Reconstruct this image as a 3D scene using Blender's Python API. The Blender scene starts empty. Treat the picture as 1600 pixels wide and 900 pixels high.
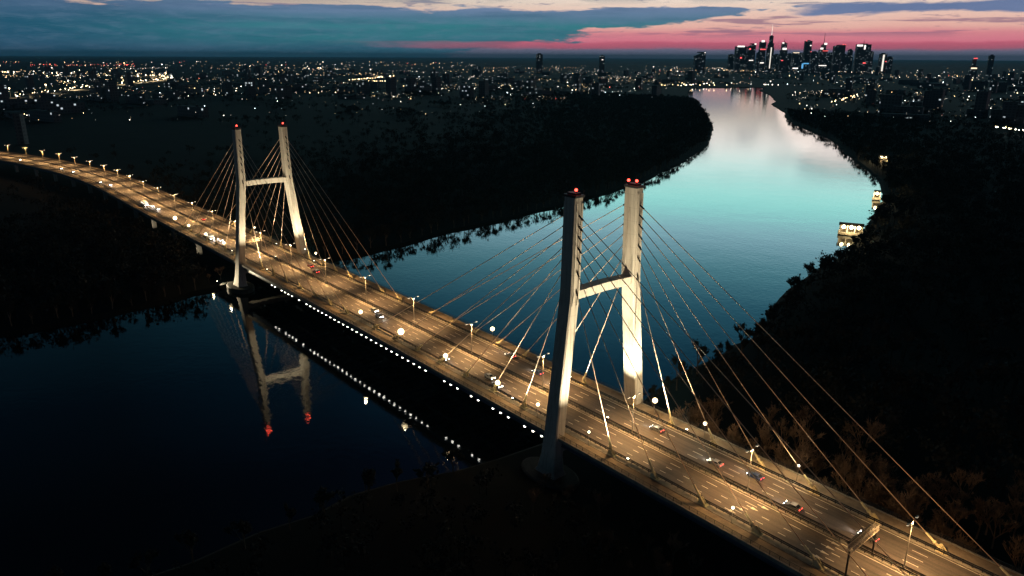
import bpy, bmesh, math, random
import numpy as np
from mathutils import Vector, Matrix
from mathutils.geometry import tessellate_polygon

random.seed(7); rng = np.random.default_rng(7)
scene = bpy.context.scene
COL = scene.collection
rad = math.radians
YAW = 0.86933            # heading of the view, from +y towards -x
CAM = Vector((394.35, -156.81, 122.82))

# ------------------------------------------------------------------ camera
cam_d = bpy.data.cameras.new('camera'); cam = bpy.data.objects.new('camera', cam_d); COL.objects.link(cam)
pit, rol = -0.30208, 0.0047
fwd = Vector((-math.sin(YAW) * math.cos(pit), math.cos(YAW) * math.cos(pit), math.sin(pit)))
rt = fwd.cross(Vector((0, 0, 1))).normalized(); upv = rt.cross(fwd)
r2 = rt * math.cos(rol) + upv * math.sin(rol); u2 = upv * math.cos(rol) - rt * math.sin(rol)
cam.matrix_world = Matrix(((r2.x, u2.x, -fwd.x, CAM.x), (r2.y, u2.y, -fwd.y, CAM.y), (r2.z, u2.z, -fwd.z, CAM.z), (0, 0, 0, 1)))
cam_d.sensor_width = 36; cam_d.lens = 1158.99 / 1600 * 36
cam_d.clip_start = 1; cam_d.clip_end = 400000
scene.camera = cam

# ------------------------------------------------------------------ render / exposure
vs = scene.view_settings
vs.view_transform = 'Standard'; vs.look = 'None'; vs.exposure = 0; vs.gamma = 1; vs.use_curve_mapping = False
scene.render.engine = 'CYCLES'
cy = scene.cycles
cy.use_denoising = True
cy.max_bounces = 5; cy.diffuse_bounces = 2; cy.glossy_bounces = 3; cy.transmission_bounces = 2; cy.transparent_max_bounces = 4
cy.volume_bounces = 0
cy.sample_clamp_indirect = 2.0; cy.caustics_reflective = False; cy.caustics_refractive = False
cy.use_light_tree = True

def lin(c):
    return tuple(((x / 255) / 12.92 if x / 255 <= 0.04045 else ((x / 255 + 0.055) / 1.055) ** 2.4) for x in c)

# ------------------------------------------------------------------ sky
world = bpy.data.worlds.new('World'); scene.world = world; world.use_nodes = True
NT = world.node_tree; NT.nodes.clear()
class NB:
    """small helper for node maths"""
    def __init__(s, nt): s.nt = nt
    def new(s, t): return s.nt.nodes.new(t)
    def put(s, sock, v):
        if isinstance(v, (int, float)): sock.default_value = v
        elif isinstance(v, (tuple, list)):
            sock.default_value = tuple(v) + ((1,) if len(v) == 3 and sock.type == 'RGBA' else ())
        else: s.nt.links.new(v, sock)
    def m(s, op, a, b=None, c=None, clamp=False):
        n = s.new('ShaderNodeMath'); n.operation = op; n.use_clamp = clamp
        s.put(n.inputs[0], a)
        if b is not None: s.put(n.inputs[1], b)
        if c is not None: s.put(n.inputs[2], c)
        return n.outputs[0]
    def step(s, x, lo, hi, a=0.0, b=1.0):
        n = s.new('ShaderNodeMapRange'); n.interpolation_type = 'SMOOTHSTEP'
        s.put(n.inputs[0], x); s.put(n.inputs[1], lo); s.put(n.inputs[2], hi); s.put(n.inputs[3], a); s.put(n.inputs[4], b)
        return n.outputs[0]
    def mix(s, f, a, b, mode='MIX'):
        n = s.new('ShaderNodeMix'); n.data_type = 'RGBA'; n.blend_type = mode
        s.put(n.inputs[0], f); s.put(n.inputs[6], a); s.put(n.inputs[7], b); return n.outputs[2]
    def ramp(s, x, stops, lo, hi):
        n = s.new('ShaderNodeValToRGB'); cr = n.color_ramp
        f = s.m('DIVIDE', s.m('SUBTRACT', x, lo), hi - lo, clamp=True); s.nt.links.new(f, n.inputs[0])
        while len(cr.elements) < len(stops): cr.elements.new(0.5)
        for e, (p, c) in zip(cr.elements, stops): e.position = (p - lo) / (hi - lo); e.color = tuple(c) + (1,)
        return n.outputs[0]
    def xyz(s, x, y, z):
        n = s.new('ShaderNodeCombineXYZ'); s.put(n.inputs[0], x); s.put(n.inputs[1], y); s.put(n.inputs[2], z); return n.outputs[0]
    def noise(s, vec, scale, detail=5, rough=0.55, dist=0.0):
        n = s.new('ShaderNodeTexNoise'); s.put(n.inputs['Vector'], vec); n.inputs['Scale'].default_value = scale
        n.inputs['Detail'].default_value = detail; n.inputs['Roughness'].default_value = rough
        n.inputs['Distortion'].default_value = dist
        return n.outputs[0]
W = NB(NT)
tc = W.new('ShaderNodeTexCoord')
sep = W.new('ShaderNodeSeparateXYZ'); NT.links.new(tc.outputs['Generated'], sep.inputs[0])
dx, dy, dz = sep.outputs
cs, sn = math.cos(YAW), math.sin(YAW)
hx = W.m('ADD', W.m('MULTIPLY', dx, cs), W.m('MULTIPLY', dy, sn))
hy = W.m('SUBTRACT', W.m('MULTIPLY', dy, cs), W.m('MULTIPLY', dx, sn))
az = W.m('MULTIPLY', W.m('ARCTAN2', hx, hy), 180 / math.pi)
el = W.m('MULTIPLY', W.m('ARCSINE', dz), 180 / math.pi)
n1 = W.noise(W.xyz(W.m('MULTIPLY', az, 0.16), W.m('MULTIPLY', el, 0.9), 3.1), 1.0, 7, 0.6)
n2 = W.noise(W.xyz(W.m('MULTIPLY', az, 0.10), W.m('MULTIPLY', el, 1.9), 9.7), 1.0, 7, 0.6)
n3 = W.noise(W.xyz(W.m('MULTIPLY', az, 0.10), W.m('MULTIPLY', el, 0.85), 17.0), 1.0, 8, 0.6)
n4 = W.noise(W.xyz(W.m('MULTIPLY', az, 0.55), W.m('MULTIPLY', el, 3.2), 29.0), 1.0, 8, 0.65, .4)
w4 = W.m('SUBTRACT', n4, 0.5)
w1 = W.m('ADD', W.m('SUBTRACT', n1, 0.5), W.m('MULTIPLY', w4, 0.35))
elw = W.m('ADD', el, W.m('MULTIPLY', w1, 0.55))
# clear sky towards the afterglow, low and high parts
low = W.ramp(elw, [(-0.4, lin((110, 122, 148))), (0.45, lin((120, 122, 148))), (0.75, lin((172, 122, 148))), (1.05, lin((232, 128, 150))),
                  (1.6, lin((228, 142, 152))), (2.05, lin((240, 184, 172))), (3.2, lin((240, 208, 192))), (4.0, lin((240, 224, 208)))], -0.5, 4.2)
hi = W.ramp(el, [(4.0, (.92, .78, .66)), (6.0, (1.6, 1.52, 1.42)), (8.0, (1.12, 1.72, 1.62)), (10.2, (.74, 1.8, 1.65)), (12.5, (.66, 1.18, 1.36)),
                 (15, (.24, .68, .82)), (18, (.075, .33, .48)), (22.5, (.016, .12, .22)), (30, (.006, .022, .06)), (48, (.004, .009, .025)), (90, (.003, .006, .018))], 4.0, 90.0)
sky = W.mix(W.step(el, 3.6, 4.6), low, hi)
# dimmer away from the glow
away = W.step(W.m('ABSOLUTE', W.m('SUBTRACT', az, 18.0)), 8.0, 84.0, 1.0, 0.0)
dim = W.ramp(away, [(0.0, (.04, .055, .08)), (0.45, (.07, .09, .10)), (0.75, (.24, .30, .33)), (1.0, (1, 1, 1))], 0.0, 1.0)
sky = W.mix(W.step(el, 2.0, 5.0), sky, W.mix(1.0, sky, dim, 'MULTIPLY'))
# scattered streak clouds
strk = W.m('MULTIPLY', W.step(n2, 0.55, 0.62), W.m('MULTIPLY', W.step(el, 1.2, 1.8), W.step(el, 9.5, 6.5)))
flk = W.m('MULTIPLY', W.step(n4, 0.58, 0.66), W.m('MULTIPLY', W.step(el, 1.3, 1.9), W.step(el, 5.5, 4.0)))
strk = W.m('MAXIMUM', strk, W.m('MULTIPLY', flk, .8))
sky = W.mix(W.m('MULTIPLY', strk, 0.75), sky, W.mix(W.step(el, 2.5, 4.5), lin((140, 106, 134)), lin((104, 128, 158))))
# broken cloud sheet above the frame, seen mirrored in the river
sheet = W.m('MULTIPLY', W.step(n3, 0.49, 0.57), W.m('MULTIPLY', W.step(el, 3.4, 4.6), W.step(el, 9.5, 6.0)))
sky = W.mix(W.m('MULTIPLY', sheet, 0.95), sky, lin((70, 108, 126)))
# the big teal cloud bank on the left
edge = W.m('ADD', W.m('MULTIPLY', W.m('SUBTRACT', el, 1.2), 7.2), W.m('ADD', 3.5, W.m('MULTIPLY', w1, 22.0)))
mA = W.step(W.m('SUBTRACT', edge, az), -0.6, 1.6)
top = W.m('ADD', 3.42, W.m('ADD', W.m('MULTIPLY', w1, 1.3), W.m('MULTIPLY', W.m('SUBTRACT', n2, 0.5), 0.9)))
mA = W.m('MULTIPLY', mA, W.step(W.m('SUBTRACT', top, el), -0.04, 0.14))
cA = W.ramp(elw, [(-0.3, lin((50, 104, 130))), (0.6, lin((56, 110, 132))), (1.1, lin((42, 120, 132))), (2.1, lin((46, 126, 136))),
                  (2.7, lin((80, 122, 148))), (3.3, lin((112, 134, 170))), (4.2, lin((130, 150, 180)))], -0.5, 4.2)
cA = W.mix(W.step(az, -14.0, -36.0, 0.0, 0.85), cA, lin((22, 74, 106)))
cA = W.mix(W.step(n1, .35, .7, 0.0, .3), cA, lin((96, 128, 160)))
cA = W.mix(W.step(n2, .42, .66, 0.0, .38), cA, lin((36, 88, 116)))
cA = W.mix(W.step(n4, .44, .7, 0.0, .30), cA, lin((104, 132, 160)))
sky = W.mix(mA, sky, cA)
# pink band low under the cloud
pk = W.m('MULTIPLY', W.step(elw, 0.5, 0.72), W.step(elw, 1.15, 0.98))
pk = W.m('MULTIPLY', pk, W.step(W.m('ADD', az, W.m('MULTIPLY', w1, 16.0)), -15.0, 4.0))
sky = W.mix(W.m('MULTIPLY', pk, 0.72), sky, lin((206, 96, 120)))
# blue cloud at upper right
mB = W.m('MULTIPLY', W.step(W.m('ADD', az, W.m('MULTIPLY', w1, 6.0)), 19.0, 22.0),
         W.m('MULTIPLY', W.step(W.m('ADD', el, W.m('MULTIPLY', w1, .8)), 2.78, 2.95), W.step(W.m('ADD', el, W.m('MULTIPLY', w1, -.8)), 3.62, 3.42)))
sky = W.mix(mB, sky, W.mix(n1, lin((88, 112, 156)), lin((120, 136, 172))))
# below the horizon: dark ground haze
sky = W.mix(W.step(el, -0.05, -0.4), sky, lin((14, 30, 42)))
nish = W.new('ShaderNodeTexSky'); nish.sky_type = 'NISHITA'; nish.sun_disc = False
nish.sun_elevation = rad(-4); nish.sun_rotation = rad(24) - YAW
sky = W.mix(0.05, sky, nish.outputs[0], 'ADD')
bg = W.new('ShaderNodeBackground'); NT.links.new(sky, bg.inputs[0]); bg.inputs[1].default_value = 1.0
wo = W.new('ShaderNodeOutputWorld'); NT.links.new(bg.outputs[0], wo.inputs[0])

# last light of the set sun
sd = bpy.data.lights.new('sun', 'SUN'); sd.energy = 0.02; sd.angle = rad(10); sd.color = (1, .72, .6)
so = bpy.data.objects.new('sun', sd); COL.objects.link(so)
sa = rad(24) - YAW
so.rotation_euler = (-Vector((math.sin(sa), math.cos(sa), 0.04))).to_track_quat('-Z', 'Y').to_euler()

# ------------------------------------------------------------------ materials
MATS = {}
def mat(name, col, rough=0.7, var=0.0, scale=1.0, metal=0.0, bump=0.0, spec=0.3, col2=None):
    if name in MATS: return MATS[name]
    m = bpy.data.materials.new(name); m.use_nodes = True
    b = NB(m.node_tree); bs = m.node_tree.nodes['Principled BSDF']
    bs.inputs['Roughness'].default_value = rough; bs.inputs['Metallic'].default_value = metal
    bs.inputs['Specular IOR Level'].default_value = spec
    if var or col2:
        t = b.new('ShaderNodeTexCoord').outputs['Object']
        n = b.noise(t, scale, 6, 0.6)
        f = b.step(n, 0.3, 0.7)
        c2 = col2 or tuple(x * (1 - var) for x in col)
        c = b.mix(f, col, c2)
        fine = b.noise(t, scale * 9, 4, 0.6)
        c = b.mix(b.step(fine, 0.35, 0.75, 0.0, 0.35), c, tuple(x * 0.6 for x in col))
        m.node_tree.links.new(c, bs.inputs['Base Color'])
        if bump:
            bn = b.new('ShaderNodeBump'); bn.inputs['Strength'].default_value = bump
            m.node_tree.links.new(fine, bn.inputs['Height']); m.node_tree.links.new(bn.outputs[0], bs.inputs['Normal'])
    else: bs.inputs['Base Color'].default_value = tuple(col) + (1,)
    MATS[name] = m; return m
def glow(name, col, s):
    if name in MATS: return MATS[name]
    m = bpy.data.materials.new(name); m.use_nodes = True; nt = m.node_tree; nt.nodes.clear()
    e = nt.nodes.new('ShaderNodeEmission'); e.inputs[0].default_value = tuple(col) + (1,); e.inputs[1].default_value = s
    o = nt.nodes.new('ShaderNodeOutputMaterial'); nt.links.new(e.outputs[0], o.inputs[0])
    m.cycles.emission_sampling = 'NONE'
    MATS[name] = m; return m

def streaked(name, col, dark, rough):
    """concrete with vertical weather streaks and casting bands"""
    m = bpy.data.materials.new(name); m.use_nodes = True; b = NB(m.node_tree); bs = m.node_tree.nodes['Principled BSDF']
    geo = b.new('ShaderNodeNewGeometry').outputs['Position']
    mp = b.new('ShaderNodeMapping'); m.node_tree.links.new(geo, mp.inputs[0]); mp.inputs['Scale'].default_value = (1.4, 1.4, 0.05)
    s1 = b.noise(mp.outputs[0], 1.0, 5, 0.6)
    n = b.noise(geo, 0.35, 5, 0.6)
    sp = b.new('ShaderNodeSeparateXYZ'); m.node_tree.links.new(geo, sp.inputs[0])
    band = b.m('FRACT', b.m('DIVIDE', sp.outputs[2], 4.0))
    joint = b.step(band, 0.045, 0.0, 0.0, 0.6)
    c = b.mix(b.step(s1, 0.42, 0.68, 0.0, 0.7), col, dark)
    c = b.mix(b.step(n, 0.35, 0.7, 0.0, 0.4), c, tuple(x * .75 for x in col))
    c = b.mix(joint, c, dark)
    m.node_tree.links.new(c, bs.inputs['Base Color']); bs.inputs['Roughness'].default_value = rough
    MATS[name] = m; return m

def asphalt_mat():
    m = bpy.data.materials.new('asphalt'); m.use_nodes = True; b = NB(m.node_tree); bs = m.node_tree.nodes['Principled BSDF']
    geo = b.new('ShaderNodeNewGeometry').outputs['Position']
    mp = b.new('ShaderNodeMapping'); m.node_tree.links.new(geo, mp.inputs[0]); mp.inputs['Scale'].default_value = (0.03, 1.1, 1.0)
    s1 = b.noise(mp.outputs[0], 1.0, 4, 0.6)          # wheel tracks along the lanes
    n = b.noise(geo, 0.09, 5, 0.6); f = b.noise(geo, 3.0, 4, 0.6)
    c = b.mix(b.step(s1, 0.35, 0.7), (.105, .086, .076), (.045, .037, .036))
    c = b.mix(b.step(n, 0.35, 0.65, 0.0, .6), c, (.10, .088, .075))
    c = b.mix(b.step(f, 0.4, 0.7, 0.0, .4), c, (.04, .04, .04))
    m.node_tree.links.new(c, bs.inputs['Base Color']); bs.inputs['Roughness'].default_value = .75; bs.inputs['Specular IOR Level'].default_value = .3
    MATS['asphalt'] = m; return m
ASPH = asphalt_mat()
CONC = streaked('pylon_concrete', (.50, .46, .40), (.26, .23, .20), .8)
M_slab = mat('deck_concrete', (.27, .25, .22), .85, .4, .4, bump=.2)
M_walk = mat('walkway_surface', (.30, .235, .165), .85, .35, .5, bump=.2)
M_kerb = mat('kerb_concrete', (.33, .30, .25), .85, .4, .7)
M_steel = mat('girder_blue_steel', (.06, .09, .13), .45, .3, .6, spec=.5)
M_dark = mat('dark_railing_metal', (.028, .026, .025), .55, .3, 1.0, metal=.3)
M_galv = mat('galvanised_steel', (.34, .33, .31), .45, .3, 2.0, metal=.6)
M_cable = mat('cable_sheath', (.64, .45, .33), .5, .15, .4)
M_sock = mat('anchor_paint', (.80, .70, .42), .5, .25, 1.5)
M_line = mat('road_paint', (.78, .74, .66), .7, .35, 1.2)
M_sign = mat('sign_back', (.06, .062, .065), .6, .2, 1.0)
M_cap = mat('pylon_cap', (.03, .03, .035), .6, .2, 1.0)
M_tree = mat('winter_bark', (.18, .13, .09), .9, .4, 2.0)
M_twig = mat('winter_twigs', (.20, .13, .085), .9, .4, .6)
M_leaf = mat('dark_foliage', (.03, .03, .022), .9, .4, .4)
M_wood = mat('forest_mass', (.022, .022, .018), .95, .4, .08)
M_black = mat('tyre_rubber', (.02, .02, .02), .8)
M_glass = mat('car_glass', (.02, .025, .03), .1, spec=.6)

# ------------------------------------------------------------------ mesh helpers
class MB:
    def __init__(s): s.v = []; s.f = []
    def add(s, vs, fs):
        o = len(s.v); s.v += [tuple(p) for p in vs]; s.f += [tuple(i + o for i in f) for f in fs]
    def box(s, c, d, rz=0.0):
        ca, sa_ = math.cos(rz), math.sin(rz); V = []
        for z in (-1, 1):
            for x, y in ((-1, -1), (1, -1), (1, 1), (-1, 1)):
                a, b = x * d[0] / 2, y * d[1] / 2
                V.append((c[0] + a * ca - b * sa_, c[1] + a * sa_ + b * ca, c[2] + z * d[2] / 2))
        s.add(V, [(3, 2, 1, 0), (4, 5, 6, 7), (0, 1, 5, 4), (1, 2, 6, 5), (2, 3, 7, 6), (3, 0, 4, 7)])
    def loft(s, secs, cap=True):
        n = len(secs[0]); V = [p for q in secs for p in q]; F = []
        for k in range(len(secs) - 1):
            for i in range(n):
                j = (i + 1) % n; F.append((k * n + i, k * n + j, (k + 1) * n + j, (k + 1) * n + i))
        if cap: F.append(tuple(range(n - 1, -1, -1))); F.append(tuple(range((len(secs) - 1) * n, len(secs) * n)))
        s.add(V, F)
    def tube(s, p0, p1, r0, r1=None, n=6):
        r1 = r0 if r1 is None else r1
        p0, p1 = Vector(p0), Vector(p1); d = (p1 - p0).normalized()
        a = d.cross(Vector((0, 0, 1)) if abs(d.z) < .95 else Vector((1, 0, 0))).normalized(); b = d.cross(a)
        s.loft([[p + (a * math.cos(t) + b * math.sin(t)) * r for t in [2 * math.pi * i / n for i in range(n)]] for p, r in ((p0, r0), (p1, r1))])
    def ball(s, c, r, nu=8, nv=5, sz=1.0):
        secs = []
        for k in range(nv + 1):
            t = math.pi * (k + .02) / (nv + .04)
            secs.append([(c[0] + r * math.sin(t) * math.cos(2 * math.pi * i / nu), c[1] + r * math.sin(t) * math.sin(2 * math.pi * i / nu), c[2] - r * sz * math.cos(t)) for i in range(nu)])
        s.loft(secs)
    def mesh(s, name, m):
        me = bpy.data.meshes.new(name); me.from_pydata(s.v, [], s.f); me.materials.append(m); me.update(); return me
    def build(s, name, m, parent=None, smooth=False):
        me = s.mesh(name, m)
        if smooth: me.polygons.foreach_set('use_smooth', [True] * len(me.polygons))
        o = bpy.data.objects.new(name, me); COL.objects.link(o); o.parent = parent; return o
def inst(name, me, parent=None, loc=(0, 0, 0), rz=0.0, sc=1.0):
    o = bpy.data.objects.new(name, me); COL.objects.link(o); o.parent = parent
    o.location = loc; o.rotation_euler[2] = rz
    o.scale = (sc, sc, sc) if isinstance(sc, (int, float)) else sc
    return o
def empty(name, loc=(0, 0, 0), rz=0.0):
    o = bpy.data.objects.new(name, None); COL.objects.link(o); o.location = loc; o.rotation_euler[2] = rz; o.empty_display_size = .3; return o
def tag(o, label, cat, group=None):
    o['label'] = label; o['category'] = cat
    if group: o['group'] = group
    return o
def copy_tree(o, parent=None):
    c = o.copy(); COL.objects.link(c); c.parent = parent
    for ch in list(o.children): copy_tree(ch, c)
    return c
def spot(parent, loc, target, power, col, cone=150, blend=.5, size=.3, name='lamp_or_fill_light'):
    d = bpy.data.lights.new(name, 'SPOT'); d.energy = power; d.color = col; d.spot_size = rad(cone); d.spot_blend = blend; d.shadow_soft_size = size
    o = bpy.data.objects.new(name, d); COL.objects.link(o); o.parent = parent; o.location = loc
    o.rotation_euler = (Vector(target) - Vector(loc)).to_track_quat('-Z', 'Y').to_euler(); return o
def point(parent, loc, power, col, size=.4, name='lamp_or_fill_light'):
    d = bpy.data.lights.new(name, 'POINT'); d.energy = power; d.color = col; d.shadow_soft_size = size
    o = bpy.data.objects.new(name, d); COL.objects.link(o); o.parent = parent; o.location = loc; return o
ORD = ['first', 'second', 'third', 'fourth', 'fifth', 'sixth', 'seventh', 'eighth', 'ninth', 'tenth', 'eleventh', 'twelfth', 'thirteenth', 'fourteenth', 'fifteenth', 'sixteenth', 'seventeenth', 'eighteenth', 'nineteenth', 'twentieth']
SOD = (1.0, .57, .225)        # sodium street light

# ------------------------------------------------------------------ river and ground
def cs_along(az_deg, dist):
    a = rad(az_deg) - YAW
    return CAM.x + math.sin(a) * dist, CAM.y + math.cos(a) * dist
LB = [(-60, -2500), (-15, -420), (-6, -240), (-2, -140), (3, -104), (0, -72), (-9, -30), (-20, 0), (-24, 40), (-24, 70), (-28, 105), (-42, 150), (-46, 200),
      (-60, 272), (-76, 342), (-104, 438), (-166, 580), (-258, 762), (-420, 1006), (-640, 1290), (-890, 1600), (-1160, 1910), (-1420, 2250), (-1580, 2500)]
RB = [(205, -2500), (216, -400), (219, -160), (224, -70), (232, -24), (236, 10), (237, 38), (231, 76), (225, 134), (200, 200), (186, 262), (174, 328), (143, 424),
      (100, 538), (52, 640), (-46, 784), (-195, 1004), (-380, 1215), (-500, 1390), (-545, 1470), (-760, 1760), (-830, 1900), (-1030, 2200), (-1300, 2560), (-1400, 2760), (-1500, 2800)]
def densify(pts, step=14, jit=2.0):
    out = []
    for (a, b), (c, d) in zip(pts[:-1], pts[1:]):
        L = math.hypot(c - a, d - b); n = max(1, int(min(L, 1200) / step))
        for k in range(n):
            t = k / n; out.append((a + (c - a) * t + random.uniform(-jit, jit), b + (d - b) * t + random.uniform(-jit, jit)))
    out.append(pts[-1]); return out
LBd, RBd = densify(LB), densify(RB)
FAR = 80000.0
poly = [(-FAR, -2500), *LBd, *reversed(RBd), (FAR, -2500), (FAR, FAR), (-FAR, FAR)]
g = MB()
tri = tessellate_polygon([[Vector((x, y, 0)) for x, y in poly]])
g.add([(x, y, 1.6) for x, y in poly], [tuple(t) for t in tri])
# sloping banks down into the water
bank = LBd + list(reversed(RBd))
for (a, b), (c, d) in zip(bank[:-1], bank[1:]):
    L = math.hypot(c - a, d - b) or 1; nx, ny = (d - b) / L * 4.0, -(c - a) / L * 4.0
    g.add([(a, b, 1.6), (c, d, 1.6), (c + nx, d + ny, -.6), (a + nx, b + ny, -.6)], [(0, 1, 2, 3)])
g.add([(-FAR, -2500, 1.6), (FAR, -2500, 1.6), (FAR, -80000, 1.6), (-FAR, -80000, 1.6)], [(0, 1, 2, 3)])
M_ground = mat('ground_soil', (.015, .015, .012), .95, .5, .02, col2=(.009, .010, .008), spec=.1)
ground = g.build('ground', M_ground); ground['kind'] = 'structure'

mw = bpy.data.materials.new('river_water'); mw.use_nodes = True; nt = mw.node_tree; nt.nodes.clear(); b = NB(nt)
geo = b.new('ShaderNodeNewGeometry').outputs['Position']
mp = b.new('ShaderNodeMapping'); nt.links.new(geo, mp.inputs[0]); mp.inputs['Scale'].default_value = (.35, .35, .35)
wv = b.noise(mp.outputs[0], 1.0, 3, .5); wv2 = b.noise(geo, .035, 3, .5)
bmp = b.new('ShaderNodeBump'); bmp.inputs['Strength'].default_value = .10; bmp.inputs['Distance'].default_value = .35
nt.links.new(b.m('ADD', wv, b.m('MULTIPLY', wv2, 2.0)), bmp.inputs['Height'])
gl = b.new('ShaderNodeBsdfGlossy'); gl.inputs['Roughness'].default_value = .022; gl.inputs[0].default_value = (.97, .99, 1, 1)
df = b.new('ShaderNodeBsdfDiffuse'); df.inputs[0].default_value = (.006, .008, .009, 1)
fr = b.new('ShaderNodeFresnel'); fr.inputs[0].default_value = 1.75
for n_ in (gl, fr): nt.links.new(bmp.outputs[0], n_.inputs['Normal'])
mx = b.new('ShaderNodeMixShader'); nt.links.new(fr.outputs[0], mx.inputs[0]); nt.links.new(df.outputs[0], mx.inputs[1]); nt.links.new(gl.outputs[0], mx.inputs[2])
o_ = b.new('ShaderNodeOutputMaterial'); nt.links.new(mx.outputs[0], o_.inputs[0])
wm = MB(); wm.add([(-2600, -2499, 0), (900, -2499, 0), (900, 3400, 0), (-2600, 3400, 0)], [(0, 1, 2, 3)])
water = wm.build('river', mw); water['kind'] = 'structure'

# ------------------------------------------------------------------ the bridge
PX = (0.0, 250.0)                       # stations of the two pylons
def dz_(x):
    t = (x - 125) / 125; d = .4366 * t * t
    return 14.826 - 1.7 * math.tanh(d / 1.7)
def P(x, off=0.0, z=0.0):
    if x >= -300: return Vector((x, off, dz_(x) + z))
    q = x + 300; yy = -q * q / 2016; sl = -q / 1008; L = math.hypot(1, sl)
    return Vector((x - sl / L * off, yy + off / L, dz_(x) + z))
def head(x):
    return 0.0 if x >= -300 else math.atan2(-(x + 300) / 1008, 1)
X0, X1 = -960.0, 640.0
ST = list(np.arange(X0, X1 + .1, 10.0))
def sweep(mb, prof, st=ST):
    mb.loft([[P(x, o, z) for o, z in prof] for x in st])
def rect(o0, o1, z0, z1): return [(o0, z0), (o1, z0), (o1, z1), (o0, z1)]

deck = tag(empty('bridge_deck', (0, 0, 0)), 'long cable-stayed road deck with two lit carriageways crossing the river', 'bridge')
def part(name, m, prof_list, parent=deck, st=ST):
    mb = MB()
    for pr in prof_list: sweep(mb, pr, st)
    return mb.build(name, m, parent)
part('slab', M_slab, [rect(-18.9, 18.9, -.4, 0)])
for sgn in (-1, 1):
    part('carriageway', ASPH, [rect(*sorted((sgn * 1.0, sgn * 12.3)), 0.003, .06)])
    part('anchor_strip', M_kerb, [rect(*sorted((sgn * 12.35, sgn * 14.7)), .003, .28)])
    part('walkway', M_walk, [rect(*sorted((sgn * 14.75, sgn * 18.2)), .003, .18)])
    part('edge_beam', M_kerb, [rect(*sorted((sgn * 18.25, sgn * 18.95)), -.65, .32)])
    part('edge_girder', M_steel, [rect(*sorted((sgn * 16.9, sgn * 17.5)), -2.7, -.4), rect(*sorted((sgn * 16.6, sgn * 17.8)), -2.82, -2.703)])
    part('inner_girder', M_steel, [rect(*sorted((sgn * 6.0, sgn * 6.6)), -2.4, -.4)])
part('median_strip', M_kerb, [rect(-.96, .96, .003, .16)])
cb = MB()
for x in np.arange(X0 + 2, X1, 5.0):
    h = head(x)
    for o0, o1 in ((-16.85, -6.65), (-5.95, 5.95), (6.65, 16.85)):
        c = P(x, (o0 + o1) / 2, -1.2); cb.box(c, (.35, o1 - o0, 1.5), h)
crb = cb.build('cross_beams', M_steel, deck); crb['kind'] = 'stuff'
# road markings (thin painted sheets)
for sgn in (-1, 1):
    part('edge_line', M_line, [rect(*sorted((sgn * 11.65, sgn * 11.85)), .064, .068)])
    part('median_line', M_line, [rect(*sorted((sgn * 1.35, sgn * 1.52)), .064, .068)])
dash_me = {}
for L in (4.0, 2.0):
    q = MB(); q.box((0, 0, 0), (L, .17, .005)); dash_me[L] = q.mesh('lane_dash', M_line)
cands = []
for off in (-9.1, -6.45, -3.85, 3.85, 6.45, 9.1):
    L = 2.0 if off in (-9.1,) else 4.0
    pitch = 6.0 if off in (-9.1,) else 12.0
    if off == -6.45: L, pitch = 2.0, 6.0
    for x in np.arange(-640, 420, pitch): cands.append((x + random.uniform(-.1, .1), off, L))
cands.sort(key=lambda t: (P(t[0], t[1]) - CAM).length)
ds = MB()
for k, (x, off, L) in enumerate(cands):
    p_ = P(x, off, .068)
    if k < 290: inst('lane_dash', dash_me[L], deck, p_, head(x))
    else: ds.box(p_, (L, .17, .005), head(x))
ds.build('distant_lane_dashes', M_line, deck)['kind'] = 'stuff'
# painted lane arrows
am = MB()
am.add([(-3.2, -.12, 0), (.2, -.12, 0), (.2, .12, 0), (-3.2, .12, 0), (.2, -.5, 0), (2.2, 0, 0), (.2, .5, 0)], [(0, 1, 2, 3), (4, 5, 6)])
ame = am.mesh('lane_arrow', M_line)
for x, y in ((306, -10.3), (307.5, -7.7), (309, -5.1), (310.5, -2.6), (329, -10.3), (329, -7.7), (329, -5.1), (329, -2.6)):
    inst('lane_arrow', ame, deck, P(x, y, .069), 0)

# expansion joints of the deck
for x in (-120.0, 372.0):
    q = MB()
    for sgn in (-1, 1): q.box(P(x, sgn * 6.65, .064), (.5, 11.0, .006))
    q.build('expansion_joint', M_dark, deck)

# guard rails and railings
def rail(name, label, off, rails, post, group, sp=2.0, m=M_dark, x0=X0, x1=X1):
    t = tag(empty(name, P(0, off)), label, 'railing', group); base = P(0, off)
    st = [x for x in ST if x0 <= x <= x1]
    for zc, w_, h_, do in rails:
        mb = MB(); sweep(mb, rect(off + do - w_ / 2, off + do + w_ / 2, zc - h_ / 2, zc + h_ / 2), st)
        o = mb.build('rail', m, t); o.location = -base
    mb = MB(); hgt, pw, z0 = post
    for x in np.arange(x0, x1, sp):
        mb.box(P(x, off, z0 + hgt / 2), (pw, pw, hgt), head(x))
    o = mb.build('posts', m, t); o['kind'] = 'stuff'; o.location = -base
    return t
ED = {-1: 'on the small-lights edge', 1: 'on the skyline edge'}
for sgn in (-1, 1):
    rail('guard_rail', 'dark steel guard rail beside the stay anchors ' + ED[sgn], sgn * 12.75, [(1.25, .12, .3, 0), (.78, .12, .28, 0)], (1.15, .14, .28), 'guard rails between road and anchors')
    rail('walkway_railing', 'thin dark outer walkway railing ' + ED[sgn], sgn * 18.55, [(1.45, .09, .09, 0), (1.1, .05, .05, 0), (.8, .05, .05, 0), (.55, .05, .05, 0)], (1.15, .09, .32), 'outer walkway railings', 2.5)
    rail('median_guard_rail', 'dark median guard rail along the carriageway ' + ('over the row of small lights' if sgn < 0 else 'nearer the city skyline'), sgn * .62, [(1.0, .14, .34, 0), (.6, .1, .16, 0)], (.95, .14, .16), 'median guard rails')

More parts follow.
